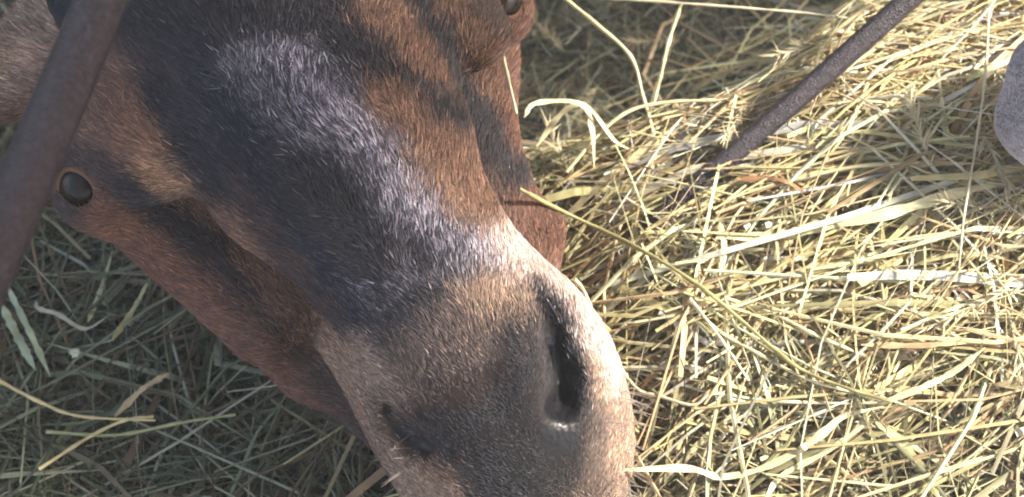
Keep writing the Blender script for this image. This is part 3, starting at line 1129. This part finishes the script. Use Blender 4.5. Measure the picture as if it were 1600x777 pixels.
for pts, hw, colr, lift, kind, label in STALKS:
    c = catmull(pts, 40)
    t = np.linspace(0, 1, 40)
    if isinstance(lift, tuple):
        if lift[1] > 0:           # starts at a given depth, settles onto the hay
            wh = hay_w(c[:, 0], c[:, 1], lift[1] + 48)
            e = sstep(0, 0.35, t)
            wv = lift[0] * (1 - e) + wh * e if lift[0] > wh[0] else wh
            wv = lift[0] * (1 - e) + wh * e
        else:
            wv = lift[0] + (lift[1] - lift[0]) * t
    else:
        wh = hay_w(c[:, 0], c[:, 1], 0)
        ker = np.ones(13) / 13
        wv = np.convolve(np.pad(wh, 6, mode='edge'), ker, mode='valid') + lift + 48
    wv = wv + 3 * np.sin(t * 7 + hw)
    Pw = wp(np.stack([c[:, 0], c[:, 1], wv], -1))[None]
    scl = (F - wv) / F * U
    wob = 1 + 0.14 * np.sin(t * 31 + hw * 5) + 0.1 * np.sin(t * 57 + hw)
    wd = hw * scl * wob
    if kind == 'leaf':
        wd = wd * (0.35 + 0.65 * sstep(0, 0.12, t)) * (1 - 0.8 * sstep(0.75, 1, t))
        tk = np.full(40, 0.9 * U)
        tw = 0.4 * np.sin(t * 5 + hw)
    else:
        wd = wd * (1 - 0.25 * t)
        for node in (0.33, 0.71):
            wd = wd * (1 + 0.25 * np.exp(-((t - node) / 0.012) ** 2))
        tk = wd * 0.85
        tw = np.zeros(40) + hw
    v, q, cc = straw_mesh(Pw, wd[None], tk[None], tw[None], np.array([colr]))
    cc = cc * np.repeat(1 + 0.12 * np.sin(t * 11 + hw * 3), 4)[:, None]
    org = v.mean(0)
    me = raw_mesh('hay_stalk', v - org, q, cc, kind == 'stem')
    me.materials.append(M_STALK)
    o = bpy.data.objects.new('hay_stalk', me)
    o.location = org
    COL.objects.link(o)
    tag(o, label, 'hay stalk', 'single stalks lying on top of the hay')


# ------------------------------------------------------------------ unseen board roof, added to keep the sun off the left side and hollow
def box(name, lo, hi, mat, **kw):
    x0, y0, z0 = lo; x1, y1, z1 = hi
    v = [(x, y, z) for x in (x0, x1) for y in (y0, y1) for z in (z0, z1)]
    f = [(0, 1, 3, 2), (4, 6, 7, 5), (0, 4, 5, 1), (2, 3, 7, 6), (0, 2, 6, 4), (1, 5, 7, 3)]
    me = bpy.data.meshes.new(name)
    me.from_pydata(v, [], f)
    o = bpy.data.objects.new(name, me)
    COL.objects.link(o)
    me.materials.append(mat)
    tag(o, **kw)
    return o


for i in range(3):
    x = -0.75 + (13 + i) * 0.158
    b = box('board', (x, 0.27 + 0.03 * i, 1.25), (x + 0.154, 2.6, 1.275), M_WOOD)  # extra unseen boards, added to shade the hay hollow
    BOARDS = [b] if i == 0 else BOARDS + [b]
roof = empty('shade_roof', (0.05, 0.3, 1.25))
tag(roof, 'unseen weathered board roof added above the goats to shade the left side', 'roof', kind='structure')
for i in range(13):
    x = -0.40 + i * 0.131
    b = box('board', (x, -1.6, 1.25), (x + 0.128, 2.6, 1.275), M_WOOD)
    b.parent = roof
    b.matrix_parent_inverse = Matrix.Translation(roof.location).inverted()

for b in BOARDS:
    b.parent = roof
    b.matrix_parent_inverse = Matrix.Translation(roof.location).inverted()

# ------------------------------------------------------------------ thin haze volume, added to lift the dark tones
hm = bpy.data.materials.new('lift_haze')
hm.use_nodes = True
hn = hm.node_tree
for nd in list(hn.nodes):
    if nd.type != 'OUTPUT_MATERIAL':
        hn.nodes.remove(nd)
pv = hn.nodes.new('ShaderNodeVolumePrincipled')
pv.inputs['Color'].default_value = (0.92, 0.90, 0.88, 1)
pv.inputs['Density'].default_value = 0.10
hn.links.new(pv.outputs[0], hn.nodes['Material Output'].inputs['Volume'])
haze = box('haze', (-8.3, -8.3, -1.2), (8.3, 8.3, 1.45), hm, kind='stuff')
